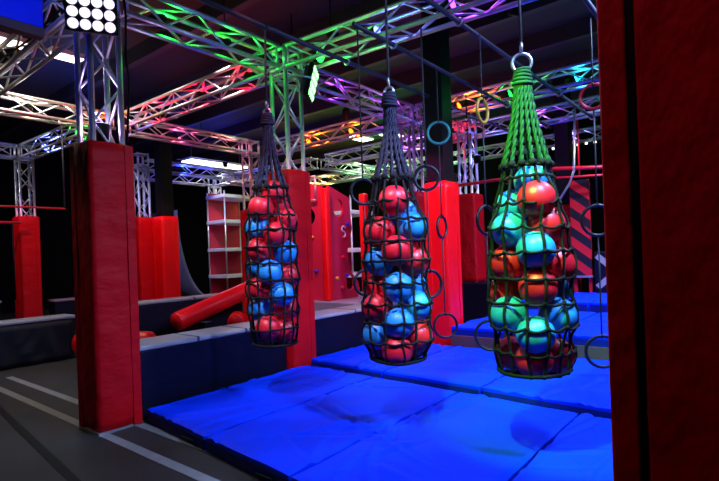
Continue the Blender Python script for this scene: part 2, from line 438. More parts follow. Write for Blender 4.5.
# ------------------------------------------------------------------ low padded walls and pit
def low_wall(label, x0, x1, y0, y1, h, face='navy', top='grey', over=.02, seams=3):
    root = thing('padded_low_wall', label, 'low wall', ((x0+x1)/2, (y0+y1)/2, 0), 'low padded walls')
    MB().box((x0, y0, 0), (x1, y1, h-.05)).build('wall_body', M[face], root, bevel=.015)
    MB().box((x0-over, y0-over, h-.05), (x1+over, y1+over, h)).build('top_pad', M[top], root, bevel=.018)
    for i in range(1, seams):
        x = x0 + (x1-x0)*i/seams
        MB().box((x-.012, y0-over-.003, h-.052), (x+.012, y1+over+.003, h+.003)).build('seam_strip', M['dsteel'], root)
    return root
low_wall('low navy wall with grey padded top between the left pad and the pad behind left bag', 2.36, 4.22, 4.62, 5.06, .70, seams=3)
low_wall('low navy wall with grey padded top right of the pad behind the left bag', 4.68, 6.45, 4.62, 5.06, .70, seams=2)
lw = low_wall('low black wall with creased skirt and grey top at the far left', -2.5, 3.35, 8.62, 9.0, .69, face='black', seams=4)
# creased black skirt hanging on the far left wall
mb = MB(); vs = []; nx, nz = 90, 8
for i in range(nx+1):
    for j in range(nz+1):
        x = -2.4 + 5.7*i/nx; z = .02 + .6*j/nz
        vs.append(V((x, 8.585 - .022*math.sin(i*1.1+.6*j)*(1-j/nz*.7) - .012*math.sin(i*.37*j), z)))
fs = [(i*(nz+1)+j, (i+1)*(nz+1)+j, (i+1)*(nz+1)+j+1, i*(nz+1)+j+1) for i in range(nx) for j in range(nz)]
sk = mb.add(vs, fs).build('skirt', M['black'], lw, True)
md = sk.modifiers.new('thick', 'SOLIDIFY'); md.thickness = .006
low_wall('purple-lit low wall with grey top behind the red padded roller', 4.25, 6.5, 8.4, 8.78, .80, seams=2)
low_wall('dim navy low wall in the far left behind the small red pad', -1.5, 3.3, 12.05, 12.4, .82, seams=2)
low_wall('dark navy low wall in the far left right of the small red pad', 4.4, 6.6, 12.35, 12.7, .72, seams=2)
tag(MB().box((6.75, 5.6, 0), (8.9, 7.9, .64)).build('climbing_platform', M['lav'], None, bevel=.02), 'pale platform under the red climbing boards', 'platform')
tag(MB().box((8.95, 4.1, 0), (9.75, 4.95, .86)).build('navy_block', M['navy'], None, bevel=.03), 'dark navy block under the crimson pad left of the right net bag', 'block')

# padded red rollers in the pit
def roller(label, a, c, r):
    a, c = V(a), V(c); root = thing('padded_roller', label, 'roller', ((a.x+c.x)/2, (a.y+c.y)/2, min(a.z, c.z)-r), 'red padded rollers')
    d = (c-a).normalized()
    MB().path([a, a+d*.02, a+d*.06, c-d*.06, c-d*.02, c], [r*.86, r*.96, r, r, r*.96, r*.86], 28).build('cover', M['redb'], root, True)
    for e, s in ((a, -1), (c, 1)):
        MB().path([e + d*s*.001, e + d*s*.012], r*.8, 24).build('end_cap', M['red'], root, True)
roller('long glossy red padded roller sloping up behind the low navy wall', (4.42, 7.45, .50), (6.75, 7.62, 1.10), .155)
roller('short red padded roller end under the long sloping roller', (5.30, 7.05, .42), (5.62, 7.42, .42), .14)
roller('red padded roller lying low left of the nearest left pad', (2.88, 7.32, .42), (3.5, 6.5, .38), .17)
for x, y, hz, lab in [(5.0, 7.49, .43, 'black stand under the low end of the long red roller'), (6.5, 7.6, .82, 'black stand under the high end of the long red roller')]:
    tag(MB().box((x-.1, y-.12, 0), (x+.1, y+.12, hz)).build('roller_stand', M['blk'], None, bevel=.01), lab, 'stand', 'roller stands')
for x, y, hz, lab in [(3.14, 6.98, .18, 'black cradle under the red roller left of the nearest pad'), (5.46, 7.235, .275, 'black cradle under the short red roller')]:
    tag(MB().box((x-.15, y-.15, 0), (x+.15, y+.15, hz)).build('roller_cradle', M['blk'], None, bevel=.01), lab, 'stand', 'roller cradles')
# ------------------------------------------------------------------ pipes, rings and bags
for y, x0, lab in [(3.80, 2.0, 'dark steel pipe overhead carrying the left net bag'), (3.12, 3.9, 'dark steel pipe overhead carrying the teal ring rope'),
                   (2.32, 2.0, 'dark steel pipe overhead carrying the middle net bag'), (1.225, 2.0, 'dark steel pipe overhead carrying the right net bag')]:
    p = thing('ceiling_pipe', lab, 'pipe', ((x0+9.9)/2, y, 3.8), 'ring and bag pipes')
    MB().tube((x0, y, 3.80), (9.9, y, 3.80), .024, 12).build('tube', M['dsteel'], p, True)
    for x in (4.6, 7.78, 9.65):
        if x > x0: MB().torus((x, y, 3.80), (1, 0, 0), .036, .012, 16, 6).build('clamp', M['steel'], p, True)

def ring_rope(label, x, y, rings, ztop=3.78, top='ring'):
    root = thing('ring_rope', label, 'gym ring', (x, y, rings[-1][0]-.16), 'ropes of hanging rings')
    zs = [r_[0] for r_ in rings]
    segs = [ztop] + [z for z in zs]
    prev = ztop
    for k, (z, ang, R) in enumerate(rings):
        MB().path([(x, y, prev), (x, y, z+R)], .008, 6).build('rope', M['rope'], root, True)
        nrm = (math.cos(ang), math.sin(ang), 0)
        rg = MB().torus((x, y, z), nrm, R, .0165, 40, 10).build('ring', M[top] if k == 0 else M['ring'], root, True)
        mb = MB().torus((x, y, z+R), (nrm[1], -nrm[0], 0), .022, .006, 14, 6)
        mb.build('strap', M['blk'], rg, True)
        prev = z - R
A0 = math.radians(215)
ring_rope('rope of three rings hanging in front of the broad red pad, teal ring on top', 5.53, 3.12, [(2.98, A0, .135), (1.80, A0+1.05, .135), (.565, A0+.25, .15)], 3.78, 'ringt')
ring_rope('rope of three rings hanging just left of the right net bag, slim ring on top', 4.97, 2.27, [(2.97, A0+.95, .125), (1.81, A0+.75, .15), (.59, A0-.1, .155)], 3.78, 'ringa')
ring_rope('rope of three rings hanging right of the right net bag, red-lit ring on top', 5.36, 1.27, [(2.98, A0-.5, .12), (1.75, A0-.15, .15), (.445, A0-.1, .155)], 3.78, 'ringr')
ring_rope('rope of two rings hanging behind the right side of the middle net bag', 4.53, 2.72, [(2.27, A0, .125), (1.16, A0+.5, .14)], 3.85)
ring_rope('rope of two rings hanging behind the left side of the middle net bag', 4.10, 3.23, [(2.15, A0+.3, .13), (1.2, A0+.4, .13)], 3.85)
BALLS = {
'b1':[(-0.006,-0.06,2.14,'r'),(-0.134,-0.016,1.991,'r'),(0.116,0.021,2.027,'r'),(0.094,-0.11,1.871,'r'),(-0.1,0.081,1.792,'b'),(-0.058,-0.133,1.724,'r'),(-0.139,0.042,1.576,'r'),(0.073,-0.107,1.546,'b'),(-0.069,0.128,1.395,'b'),(-0.112,-0.086,1.357,'b'),(0.112,-0.092,1.305,'r'),(-0.126,0.071,1.194,'r'),(-0.02,-0.144,1.135,'b'),(-0.068,0.128,0.989,'b'),(0.144,-0.018,0.962,'r'),(-0.135,-0.052,0.814,'r'),(0.076,-0.049,0.761,'r')],
'b2':[(-0.087,-0.071,1.912,'r'),(0.049,-0.136,1.706,'b'),(0.144,0.013,1.829,'b'),(-0.107,0.06,1.677,'r'),(-0.111,-0.094,1.517,'r'),(-0.072,0.107,1.433,'b'),(0.085,-0.118,1.428,'r'),(-0.105,-0.092,1.231,'b'),(-0.029,0.142,1.221,'r'),(-0.155,0.07,1.069,'r'),(0.038,-0.166,1.074,'b'),(0.134,-0.056,1.232,'b'),(-0.132,-0.108,0.951,'b'),(-0.143,0.092,0.855,'b'),(0.04,-0.165,0.831,'r'),(-0.144,-0.09,0.74,'r'),(0.018,0.169,0.74,'r'),(0.169,-0.021,0.74,'r')],
'b3':[(0.058,-0.022,1.947,'g'),(-0.098,-0.099,1.812,'o'),(0.068,0.128,1.79,'g'),(-0.118,0.075,1.623,'t'),(-0.024,-0.131,1.643,'r'),(-0.139,-0.098,1.485,'t'),(0.151,-0.079,1.559,'r'),(-0.092,0.108,1.404,'r'),(0.043,-0.164,1.387,'r'),(-0.119,-0.097,1.246,'r'),(0.012,0.17,1.202,'r'),(0.139,-0.097,1.202,'t'),(-0.14,0.092,1.068,'t'),(0.013,-0.17,1.052,'t'),(-0.149,-0.082,0.946,'t'),(0.047,0.155,0.768,'r'),(0.126,-0.114,0.765,'r'),(-0.069,-0.036,0.765,'r')],
}
RB = .122
BAGS = {
 'b1': dict(ax=(3.34, 3.815), zb=.645, zs=2.19, zt=3.02, who='left net bag', lab='net bag of red and blue balls hanging at left, in front of red column pad', pipe=3.80),
 'b2': dict(ax=(3.33, 2.32), zb=.655, zs=2.10, zt=2.88, who='middle net bag', lab='net bag of red and blue balls hanging in the middle beside broad red column', pipe=2.32),
 'b3': dict(ax=(3.325, 1.225), zb=.68, zs=2.05, zt=2.79, who='right net bag', lab='net bag of balls hanging under green light, nearest the huge right pad', pipe=1.225),
}
ORD = ['topmost', 'second', 'third', 'fourth', 'fifth', 'sixth', 'seventh', 'eighth', 'ninth', 'tenth', 'eleventh', 'twelfth', 'thirteenth']
for key, B in BAGS.items():
    ax, ay = B['ax']; zb, zs, zt = B['zb'], B['zs'], B['zt']
    bl = BALLS[key]
    # radius the balls give the net
    NA, NZ = 56, 72
    zz = [zb + (zs-zb)*j/NZ for j in range(NZ+1)]
    G = [[.185]*NA for _ in zz]
    for j, z in enumerate(zz):
        for i in range(NA):
            c, s = math.cos(2*PI*i/NA), math.sin(2*PI*i/NA); best = 0
            for (bx, by, bz, _) in bl:
                q = bx*c + by*s; d2 = bx*bx + by*by + (bz-z)**2; D = q*q - d2 + (RB+.012)**2
                if D > 0: best = max(best, q + math.sqrt(D))
            top = (zs - z)/.45
            cap = .15 + .12*min(1, max(0, top))
            low = min(1, max(0, (z - zb)/.16)); low = .78 + .22*math.sqrt(low*(2-low))
            G[j][i] = low*max(.14 + .092*min(1, max(0, top)), min(best, cap + .02))
    for it in range(16):
        G2 = [r_[:] for r_ in G]
        for j in range(NZ+1):
            for i in range(NA):
                a = (G[j][i-1] + G[j][(i+1) % NA] + G[max(j-1, 0)][i] + G[min(j+1, NZ)][i]) / 4
                G2[j][i] = max(G[j][i], a)
        G = G2
    def R(th, z):
        f = (th/(2*PI)*NA) % NA; i = int(f); f -= i; t = min(max((z-zb)/(zs-zb)*NZ, 0), NZ-1e-6); j = int(t); t -= j
        i2 = (i+1) % NA
        return (G[j][i]*(1-f)+G[j][i2]*f)*(1-t) + (G[j+1][i]*(1-f)+G[j+1][i2]*f)*t
    def P(th, z, e=0): r_ = R(th, z) + e; return V((ax + r_*math.cos(th), ay + r_*math.sin(th), z))
    root = thing('net_bag', B['lab'], 'net bag', (ax, ay, zb-.02), 'hanging net bags of balls')
    NC = 13; rj = random.Random(key)
    rows = [zb + .0]; 
    while rows[-1] + .2 < zs: rows.append(rows[-1] + .158 + rj.uniform(-.014, .014))
    rows.append(zs)
    ph = [rj.uniform(-.05, .05) for _ in range(NC)]
    net = MB()
    for k in range(NC):                                     # uprights
        w = [rj.uniform(-.045, .045) for _ in rows]
        pts = []
        for q in range(len(rows)-1):
            for t in range(5):
                f = t/5; z = rows[q]*(1-f) + rows[q+1]*f
                th = 2*PI*k/NC + ph[k] + w[q]*(1-f) + w[q+1]*f
                pts.append(P(th, z))
        pts.append(P(2*PI*k/NC + ph[k] + w[-1], zs))
        b_ = P(2*PI*k/NC + ph[k] + w[0], zb)
        pts = [V((ax + (b_.x-ax)*f, ay + (b_.y-ay)*f, zb - .012 - .02*(1-f))) for f in (.05, .35, .7)] + [b_ + V((0,0,-.006))] + pts[1:]
        net.path(pts, .0095, 6)
        for q in range(len(rows)): net.sphere(P(2*PI*k/NC + ph[k] + w[q], rows[q], .002), .0155, 8, 5)   # knots
    for q, z in enumerate(rows):                            # courses
        sg = rj.uniform(.006, .022); tl = rj.uniform(-.012, .012); n = NC*5
        net.path([P(2*PI*i/n + ph[0], min(zs, z + tl*math.sin(2*PI*i/n) - sg*abs(math.sin(PI*NC*i/n))*(q > 0)), .003) for i in range(n)], .0095 if q else .013, 6, True)
    for f in (.35, .7):
        net.path([V((ax + .2*f*math.cos(2*PI*i/24), ay + .2*f*math.sin(2*PI*i/24), zb-.02)) for i in range(24)], .009, 6, True)
    net.build('net', M['net'], root, True)
    # braided lifting strands, gathered at the ring
    NS = 14; gz_ = zt - .09
    for k in range(NS):
        th = 2*PI*k/NS + .2; mb = MB()
        p1 = P(th, zs, .003); p0 = V((ax + .038*math.cos(th), ay + .038*math.sin(th), gz_ - .03))
        d = p1-p0; L = d.length; u = d.orthogonal().normalized(); w = d.normalized().cross(u)
        n = int(L/.012)
        for s in (0, PI):
            mb.path([p0 + d*(i/n) + (u*math.cos(s+i*.62) + w*math.sin(s+i*.62))*.0065 - V((math.cos(th), math.sin(th), 0))*(.018 if key == 'b3' else .035)*math.sin(PI*i/n) for i in range(n+1)], .0082, 6)
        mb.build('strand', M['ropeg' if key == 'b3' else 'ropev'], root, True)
        MB().sphere(p1, .027, 10, 7).build('knot', M['net'], root, True)
    mb = MB()
    for k in range(5):
        mb.torus((ax, ay, gz_ - .01 - .022*k), (.1*math.sin(k), .1*math.cos(k), 1), .043 + .004*k, .013, 20, 7)
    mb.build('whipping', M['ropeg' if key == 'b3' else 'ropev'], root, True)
    Rr = .062 if key == 'b3' else .036
    MB().torus((ax, ay, gz_ + Rr - .02), (-.9, -.45, 0), Rr, .011, 32, 10).build('steel_ring', M['steel'], root, True)
    zt2 = gz_ + 2*Rr - .01
    MB().torus((ax, ay, zt2+.03), (.45, -.9, 0), .03, .008, 18, 8).build('shackle', M['steel'], root, True)
    MB().path([(ax, ay, zt2+.05), (ax, ay, 2.9+.5), (ax, B['pipe'], 3.775)], .0105, 8).build('hanging_rope', M['rope'], root, True)
    MB().torus((ax, B['pipe'], 3.80), (1, 0, 0), .034, .012, 18, 8).build('rope_loop', M['rope'], root, True)
    # balls, each a thing of its own
    cnt = {}
    for (bx, by, bz, c) in sorted(bl, key=lambda t: -t[2]):
        kind = 'red' if c in 'ro' else 'blue'
        i = cnt.get(kind, 0); cnt[kind] = i+1
        o = MB().sphere((0, 0, 0), RB, 32, 20, (1, 1, .985)).build('rubber_ball', M['ballr' if kind == 'red' else 'ballb'], None, True)
        o.data.transform(Matrix.Translation((0, 0, 0)))
        o.location = (ax+bx, ay+by, bz - RB*.985)
        rank = ORD[i]
        lab = ('%s %s ball in the %s' % (rank, kind, B['who'])) if i == 0 else ('%s %s ball from the top in the %s' % (rank, kind, B['who']))
        tag(o, lab, 'ball', 'balls in the ' + B['who'])
        MB().path([(ax+bx-.0*RB, ay+by-RB*.0, bz+RB*.985-.001), (ax+bx, ay+by, bz+RB*.985+.0015)], .008, 10).build('valve', M['blk'], o, True)
# ------------------------------------------------------------------ stage lights
PARS = []
def par(label, loc, col, w, d=(0, 0, 1), power_off=.12, size=.075):  # truss lamps mostly assumed from the coloured light on the trusses
    loc, d = V(loc), V(d).normalized()
    root = thing('stage_light', label, 'stage light', loc, 'coloured stage lights on the trusses')
    MB().path([loc - d*.11, loc - d*.1, loc + d*.02, loc + d*.04], [size*.6, size*.85, size, size*1.05], 18).build('housing', M['blk'], root, True)
    MB().path([loc + d*.036, loc + d*.044], size*.92, 18).build('lens', glow('lens_glass', col, 6), root)
    u = d.orthogonal().normalized()
    MB().path([loc + u*(size+.02), loc + u*(size+.02) - d*.1, loc - u*(size+.02) - d*.1, loc - u*(size+.02)], .008, 6).build('yoke', M['blk'], root, True)
    point(loc + d*power_off, col, w*.62, root, .05)
    return root
G_, R_, O_, P_, B_, C_, W_ = (.01, 1, .05), (1, .0, .015), (1, .14, .005), (.42, .05, 1), (.06, .12, 1), (.02, .7, .9), (1, .8, .58)
par('green stage light inside the truss nearest the floodlight tower', (2.75, GY, 3.945), G_, 11, (1, 0, .3))
par('green stage light midway along the green truss between left pads', (3.55, GY, 3.945), G_, 10, (1, 0, .3))
par('green stage light beside the corner block above the left bag', (4.16, GY, 3.945), G_, 2.5, (1, 0, .3))
par('green stage light in the truss right of the corner block', (4.47, 4.15, 3.92), G_, 3.5, (0, -1, -.2))
par('blue-violet stage light in the truss above the middle net bag', (4.5, 3.3, 3.945), (.12, .15, 1), 5, (0, -1, .2))
par('purple stage light in the truss right of the middle bag rope', (4.56, 2.4, 3.965), P_, 8, (0, -1, .2))
par('blue-violet stage light in the truss left of the right bag rope', (4.66, 1.5, 3.945), (.3, .2, 1), 7, (0, -1, .2))
par('red stage light in the long red truss nearest the left bag', (GX-.05, 5.35, 3.945), R_, 20, (0, 1, .3))
par('red stage light in the middle of the long red truss', (GX-.05, 6.5, 3.945), R_, 30, (0, 1, .3))
par('red stage light at the far end of the long red truss', (GX-.05, 7.7, 3.945), R_, 20, (0, 1, .3))
par('warm white stage light at the left end of the upper left truss', (1.2, 8.93, 3.945), W_, 15, (1, 0, .3))
par('warm white stage light in the upper left truss behind the floodlight tower', (2.9, 8.93, 3.945), W_, 15, (1, 0, .3))
par('orange stage light where the warm truss meets the red truss', (4.0, 8.93, 3.945), O_, 14, (1, 0, .3))
par('pink stage light in the back truss right of the floodlight tower', (5.4, 8.93, 3.945), (1, .1, .25), 15, (1, 0, .3))
par('rose stage light in the back truss near the left bag', (6.7, 8.93, 3.945), (1, .22, .25), 15, (1, 0, .3))
par('purple stage light in the truss behind the middle bag rope', (5.6, 4.93, 3.945), P_, 9, (1, 0, .3))
par('violet stage light in the truss nearer the orange truss', (6.9, 4.93, 3.945), P_, 12, (1, 0, .3))
par('orange stage light at the left end of the orange truss', (7.76, 7.6, 3.945), O_, 26, (0, -1, .3))
par('orange stage light in the middle of the orange truss', (7.76, 6.4, 3.945), O_, 20, (0, -1, .3))
par('orange stage light in the truss just right of the black column', (7.76, 4.0, 3.945), O_, 20, (0, -1, .3))
par('green stage light in the truss left of the right net bag', (7.76, 3.1, 3.945), G_, 14, (0, -1, .3))
par('teal stage light in the truss right of the right net bag', (7.76, 2.1, 3.945), C_, 10, (0, -1, .3))
par('blue stage light in the truss beside the huge right pad', (7.76, 1.3, 3.945), (.2, .12, 1), 12, (0, -1, .3))
par('blue stage light in the far left corner truss', (4.05, 11.6, 3.945), (.15, .2, 1), 25, (0, -1, .3))
par('green stage light at the near end of the far left corner truss', (4.07, 10.0, 3.945), G_, 16, (0, -1, .3))
par('white stage light in the far left edge truss', (3.0, 12.6, 3.945), (.75, .8, 1), 18, (1, 0, .3))
par('lilac stage light in the far back truss', (9.7, 6.5, 3.945), (.5, .12, 1), 26, (0, -1, .3))
par('red stage light in the far truss behind the taped rings', (9.2, 4.93, 3.945), R_, 14, (1, 0, .3))
par('violet stage light in the second truss behind the right bag', (9.7, 3.4, 3.945), P_, 14, (0, -1, .3))
par('green stage light in the second truss behind the right bag', (9.66, 1.9, 3.945), G_, 12, (0, -1, .3))
par('assumed blue stage light low on the tower left of the right bag', (9.1, 4.3, 3.3), (.2, .25, 1), 30, (0, 0, 1))  # lamp assumed from the blue light on this tower
par('assumed blue stage light on the far black wall beside the far tower', (8.0, 13.0, 4.35), (.04, .05, 1), 50, (0, 0, 1))  # unseen lamp assumed from the blue light at far left
par('yellow stage light in the far amber truss', (12.0, 11.0, 3.945), (1, .7, .12), 60, (0, 1, .2))
par('assumed green stage light hung low behind the middle bag', (11.2, 8.4, 3.5), (.05, 1, .15), 80, (0, 0, 1))  # unseen lamp assumed from the green light in the background
par('assumed blue stage light pointing up at the ceiling behind the floodlight tower', (4.15, 10.4, 4.3), (.02, .04, 1), 60)  # assumed from the blue patch of light on the ceiling
par('added second blue stage light near the far black wall', (9.0, 12.2, 4.3), (.03, .05, 1), 60)  # extra lamp added to spread the blue at the back
par('green stage light in the far middle truss nearest the ceiling panels', (11.0, 7.3, 3.65), G_, 60, (1, 0, .3))
par('yellow stage light in the far truss above the climbing boards', (10.4, 11.3, 3.65), (1, .6, .05), 50, (1, 0, .3))
par('lime stage light in the farthest crossing truss', (13.4, 10.0, 4.24), (.35, 1, .08), 70, (0, -1, .3))
par('deep blue stage light in the truss beside the black column', (7.6, 12.3, 3.945), (.03, .05, 1), 60, (1, 0, .3))
par('mint stage light in the far right-hand pale truss', (12.6, 9.2, 3.945), (.12, 1, .3), 70, (1, 0, .3))
par('blue stage light in the faint far truss behind the right bag', (12.15, 3.5, 3.945), (.3, .3, 1), 25, (0, -1, .3))

def flood(label, c, d, n=4, pitch=.092, mat='ledw', col=(.9, .9, 1), w=40, spread=112):
    c, d = V(c), V(d).normalized(); u = V((0,0,1)).cross(d).normalized(); w_ = d.cross(u)
    h = pitch*n/2 + .012
    root = thing('floodlight', label, 'floodlight', c, None)
    MB().obox(c - d*.035, u*h, w_*h, d*.03).build('housing', M['blk'], root, bevel=.008)
    MB().obox(c - d*.09, u*h*.8, w_*h*.8, d*.025).build('heat_sink', M['dsteel'], root)
    for i in range(n):
        for j in range(n):
            p = c + u*(i-(n-1)/2)*pitch + w_*(j-(n-1)/2)*pitch
            o = MB(); k = 18
            vs = [p + d*.012] ; fs = []
            rr = pitch*.46
            for q, (a, e) in enumerate(((.5, .010), (.9, .004), (1, -.004))):
                vs += [p + (u*math.cos(2*PI*t/k) + w_*math.sin(2*PI*t/k))*rr*a + d*e for t in range(k)]
            fs = [(0, 1+t, 1+(t+1) % k) for t in range(k)]
            for q in range(2): fs += [(1+q*k+t, 1+(q+1)*k+t, 1+(q+1)*k+(t+1) % k, 1+q*k+(t+1) % k) for t in range(k)]
            o.add(vs, fs).build('lens', M[mat], root, True)
    MB().path([c + u*(h+.02), c + u*(h+.02) - d*.2, c - u*(h+.02) - d*.2, c - u*(h+.02)], .012, 6).build('bracket', M['steel'], root, True)
    if c.z > 4: MB().tube(c - d*.2, (c.x - d.x*.2, c.y - d.y*.2, H-.001), .014, 6).build('hanger', M['blk'], root, True)
    if w:
        l = bpy.data.lights.new('lamp_beam', 'AREA'); l.energy = w; l.color = col; l.shape = 'SQUARE'; l.size = 2*h*.9; l.spread = math.radians(spread)
        o = bpy.data.objects.new('lamp_beam', l); COL.objects.link(o); o.parent = root; o.location = d*.03; aim(o, d)
    return root
flood('bright white square LED floodlight on the tower at top left', (1.87, 4.27, 3.62), (-.55, -1, -.25), w=16, spread=150, col=(.7, .6, 1))
par('added violet fill light below the floodlight in the top left tower', (2.12, 4.725, 2.74), (.62, .45, 1), 16, (0, 0, 1))  # lamp added out of sight in the tower to turn the truss lavender
flood('blue-bodied floodlight seen edge-on at the tower above the left bag', (4.50, 4.26, 3.62), (.58, -.78, -.25), mat='ledg', col=(.3, 1, .35), w=2)
flood('assumed bluish floodlight hung high over the mats between the bags and the right pad', (2.75, -.1, 4.15), (.25, .75, -1), w=118, col=(.36, .5, 1))  # unseen key lamp assumed from the bags' shadows, tinted to brighten the blue mats
flood('added bluish floodlight hung high over the second row of mats', (5.6, .2, 4.3), (-.05, .6, -1), w=118, col=(.36, .5, 1))  # extra unseen lamp added to brighten the second mat row
flood('added bluish floodlight hung high over the far mats', (8.4, .6, 4.3), (.1, .5, -1), w=190, col=(.42, .45, 1))  # another lamp out of view, added to light the far mats
# added coloured spots for the bags and the pads
def spotlight(label, loc, to, col, w, ang):
    loc = V(loc); d = (V(to) - loc).normalized()
    root = thing('spotlight', label, 'spotlight', loc, 'added coloured spotlights')
    MB().path([loc - d*.2, loc - d*.19, loc, loc + d*.02], [.05, .07, .085, .09], 18).build('housing', M['blk'], root, True)
    MB().path([loc + d*.012, loc + d*.018], .078, 18).build('lens', glow('lens_glass', col, 6), root)
    MB().tube(loc - d*.15 + V((0, 0, .04)), (loc.x - d.x*.15, loc.y - d.y*.15, H-.001), .012, 6).build('hanger', M['blk'], root, True)
    spot(loc + d*.06, to, col, w, ang, root, .06)
spotlight('assumed green spotlight overhead aimed at the right net bag', (1.55, 1.25, 4.0), (3.33, 1.22, 1.6), (.30, 1, .14), 1350, 36)  # lamp out of view, assumed from the green tint on this bag
spotlight('added pale violet fill light overhead aimed at the middle net bag', (1.5, 2.1, 4.0), (3.33, 2.32, 1.5), (.8, .75, 1), 400, 30)  # added fill lamp, lights the middle bag from the front
spotlight('added pale fill light overhead aimed at the left net bag', (1.5, 3.3, 4.0), (3.34, 3.81, 1.5), (.78, .8, 1), 400, 28)  # added too, lifts the left bag's balls from the front
spotlight('added red spotlight aimed at the broad red column pad', (6.1, 2.3, 4.4), (6.6, 3.6, 1.3), (1, .2, .2), 260, 50)  # lamp added to give the broad pad a stronger red
spotlight('assumed magenta spotlight aimed at the side of the broad red column pad', (5.0, 4.3, 4.3), (6.45, 3.8, 1.7), (1, .06, .6), 420, 40)  # unseen lamp assumed from the magenta edge of the pad
spotlight('added red spotlight aimed at the climbing boards', (5.6, 5.7, 4.4), (7.3, 6.5, 1.6), (1, .25, .35), 460, 60)  # added lamp, makes the boards a more vivid red
spotlight('added red spotlight aimed at the wide glossy far left pad', (5.0, 9.8, 4.4), (6.5, 11.2, 1.4), (1, .3, .3), 260, 45)  # unseen lamp added to light up the far glossy pad
spotlight('added red fill light aimed at the pad behind the left net bag', (2.6, 3.2, 4.35), (4.4, 4.6, 1.6), (1, .2, .25), 110, 36)  # unseen lamp added to make this pad a brighter red
spotlight('added pale spotlight aimed at the long red roller', (4.2, 5.6, 4.4), (5.4, 7.4, .6), (1, .7, .7), 200, 50)  # lamp added over the pit to bring up the roller
spotlight('added magenta spotlight aimed at the small far left pad', (2.0, 10.6, 4.3), (3.97, 12.5, 1.5), (1, .25, .45), 230, 40)  # added so the small far pad shows brighter
spotlight('added red spotlight aimed at the striped board', (8.9, 1.3, 4.4), (10.5, 2.8, 1.6), (1, .4, .45), 80, 55)  # unseen lamp added to light the board's stripes
spotlight('added white spotlight aimed at the ledge and grey floor left', (.6, 7.6, 4.6), (1.2, 6.4, 0), (1, .95, .85), 85, 80)  # added lamp that lightens the floor on the left
spotlight('added red fill light grazing the edge of the huge right pad', (.1, 1.1, 4.9), (1.7, .1, 2.4), (1, .2, .42), 66, 60)  # added lamp that brightens the dark face of the right pad

# ------------------------------------------------------------------ ceiling lights
def ceil_light(label, x, y, w=1.3, d=.35, z=4.85, e=20):
    root = thing('ceiling_light', label, 'ceiling light', (x, y, z), 'white ceiling lights')
    MB().box((x-w/2, y-d/2, z), (x+w/2, y+d/2, z+.07)).build('housing', M['white'], root, bevel=.01)
    MB().box((x-w/2+.03, y-d/2+.03, z-.015), (x+w/2-.03, y+d/2-.03, z+.001)).build('diffuser', M['fl'], root)
    for s in (-1, 1): MB().tube((x+s*w*.4, y, z+.07), (x+s*w*.4, y, H), .006, 6).build('hanger', M['steel'], root, True)
    l = bpy.data.lights.new('lamp_beam', 'AREA'); l.energy = e; l.color = (1, .96, .86); l.shape = 'RECTANGLE'; l.size = w; l.size_y = d
    o = bpy.data.objects.new('lamp_beam', l); COL.objects.link(o); o.parent = root; o.location = (0, 0, -.03)
ceil_light('bright ceiling light panel glimpsed left of the floodlight tower', 3.28, 8.42, .5, .3, 4.75, 25)
ceil_light('second bright ceiling light panel left of the floodlight tower', 2.6, 8.42, .5, .3, 4.75, 20)
ceil_light('long bright ceiling light in the far back left of the left bag', 10.2, 14.3, 2.4, .7, 4.7, 40)
ceil_light('white ceiling light panel behind the middle bag ropes, left one of the pair', 11.35, 9.0, .85, .45, 4.85, 18)
ceil_light('white ceiling light panel behind the middle bag ropes, right one of the pair', 11.8, 8.15, .8, .45, 4.85, 18)

# ------------------------------------------------------------------ blue panel at top left
bp = thing('hanging_banner', 'bright blue padded panel hanging at the top left corner', 'panel', (.4, 5.5, 3.85))
MB().box((-1.2, 5.46, 3.83), (1.94, 5.54, 5.0)).build('panel_face', M['bluefab'], bp, bevel=.02)
MB().box((-1.2, 5.44, 3.74), (1.94, 5.56, 3.83)).build('bottom_rail', M['wood'], bp, bevel=.01)
for x in (-.9, 1.6): MB().tube((x, 5.5, 4.99), (x, 5.5, H-.28), .008).build('hanger', M['steel'], bp, True)
spotlight('added blue spotlight washing the blue panel at top left', (.9, 3.6, 4.7), (1.2, 5.46, 4.3), (.15, .25, 1), 110, 80)  # lamp added to strengthen the panel's blue

# ------------------------------------------------------------------ hanging bar frame at far left
tb = thing('hanging_bar', 'thin steel bar frame hanging in front of the small far left tower', 'bar', (2.0, 9.0, 2.4))
MB().tube((3.42, 9.04, 2.43), (3.42, 9.04, 3.84), .014).build('upright', M['dsteel'], tb, True)
MB().tube((3.43, 9.04, 2.43), (-1.2, 9.04, 2.43), .016).build('bar', M['redp'], tb, True)
MB().tube((-1.1, 9.04, 2.43), (-1.1, 9.04, 3.84), .014).build('upright', M['dsteel'], tb, True)
rb = thing('red_rail', 'red rail behind the thin steel bar at far left', 'rail', (1.5, 12.0, 2.3))
MB().tube((-1.5, 12.2, 2.42), (3.76, 12.2, 2.42), .03).build('rail_tube', M['redp'], rb, True)
for x in (-1.0, 3.6): MB().tube((x, 12.2, .8), (x, 12.2, 2.42), .02).build('post', M['blk'], rb, True)

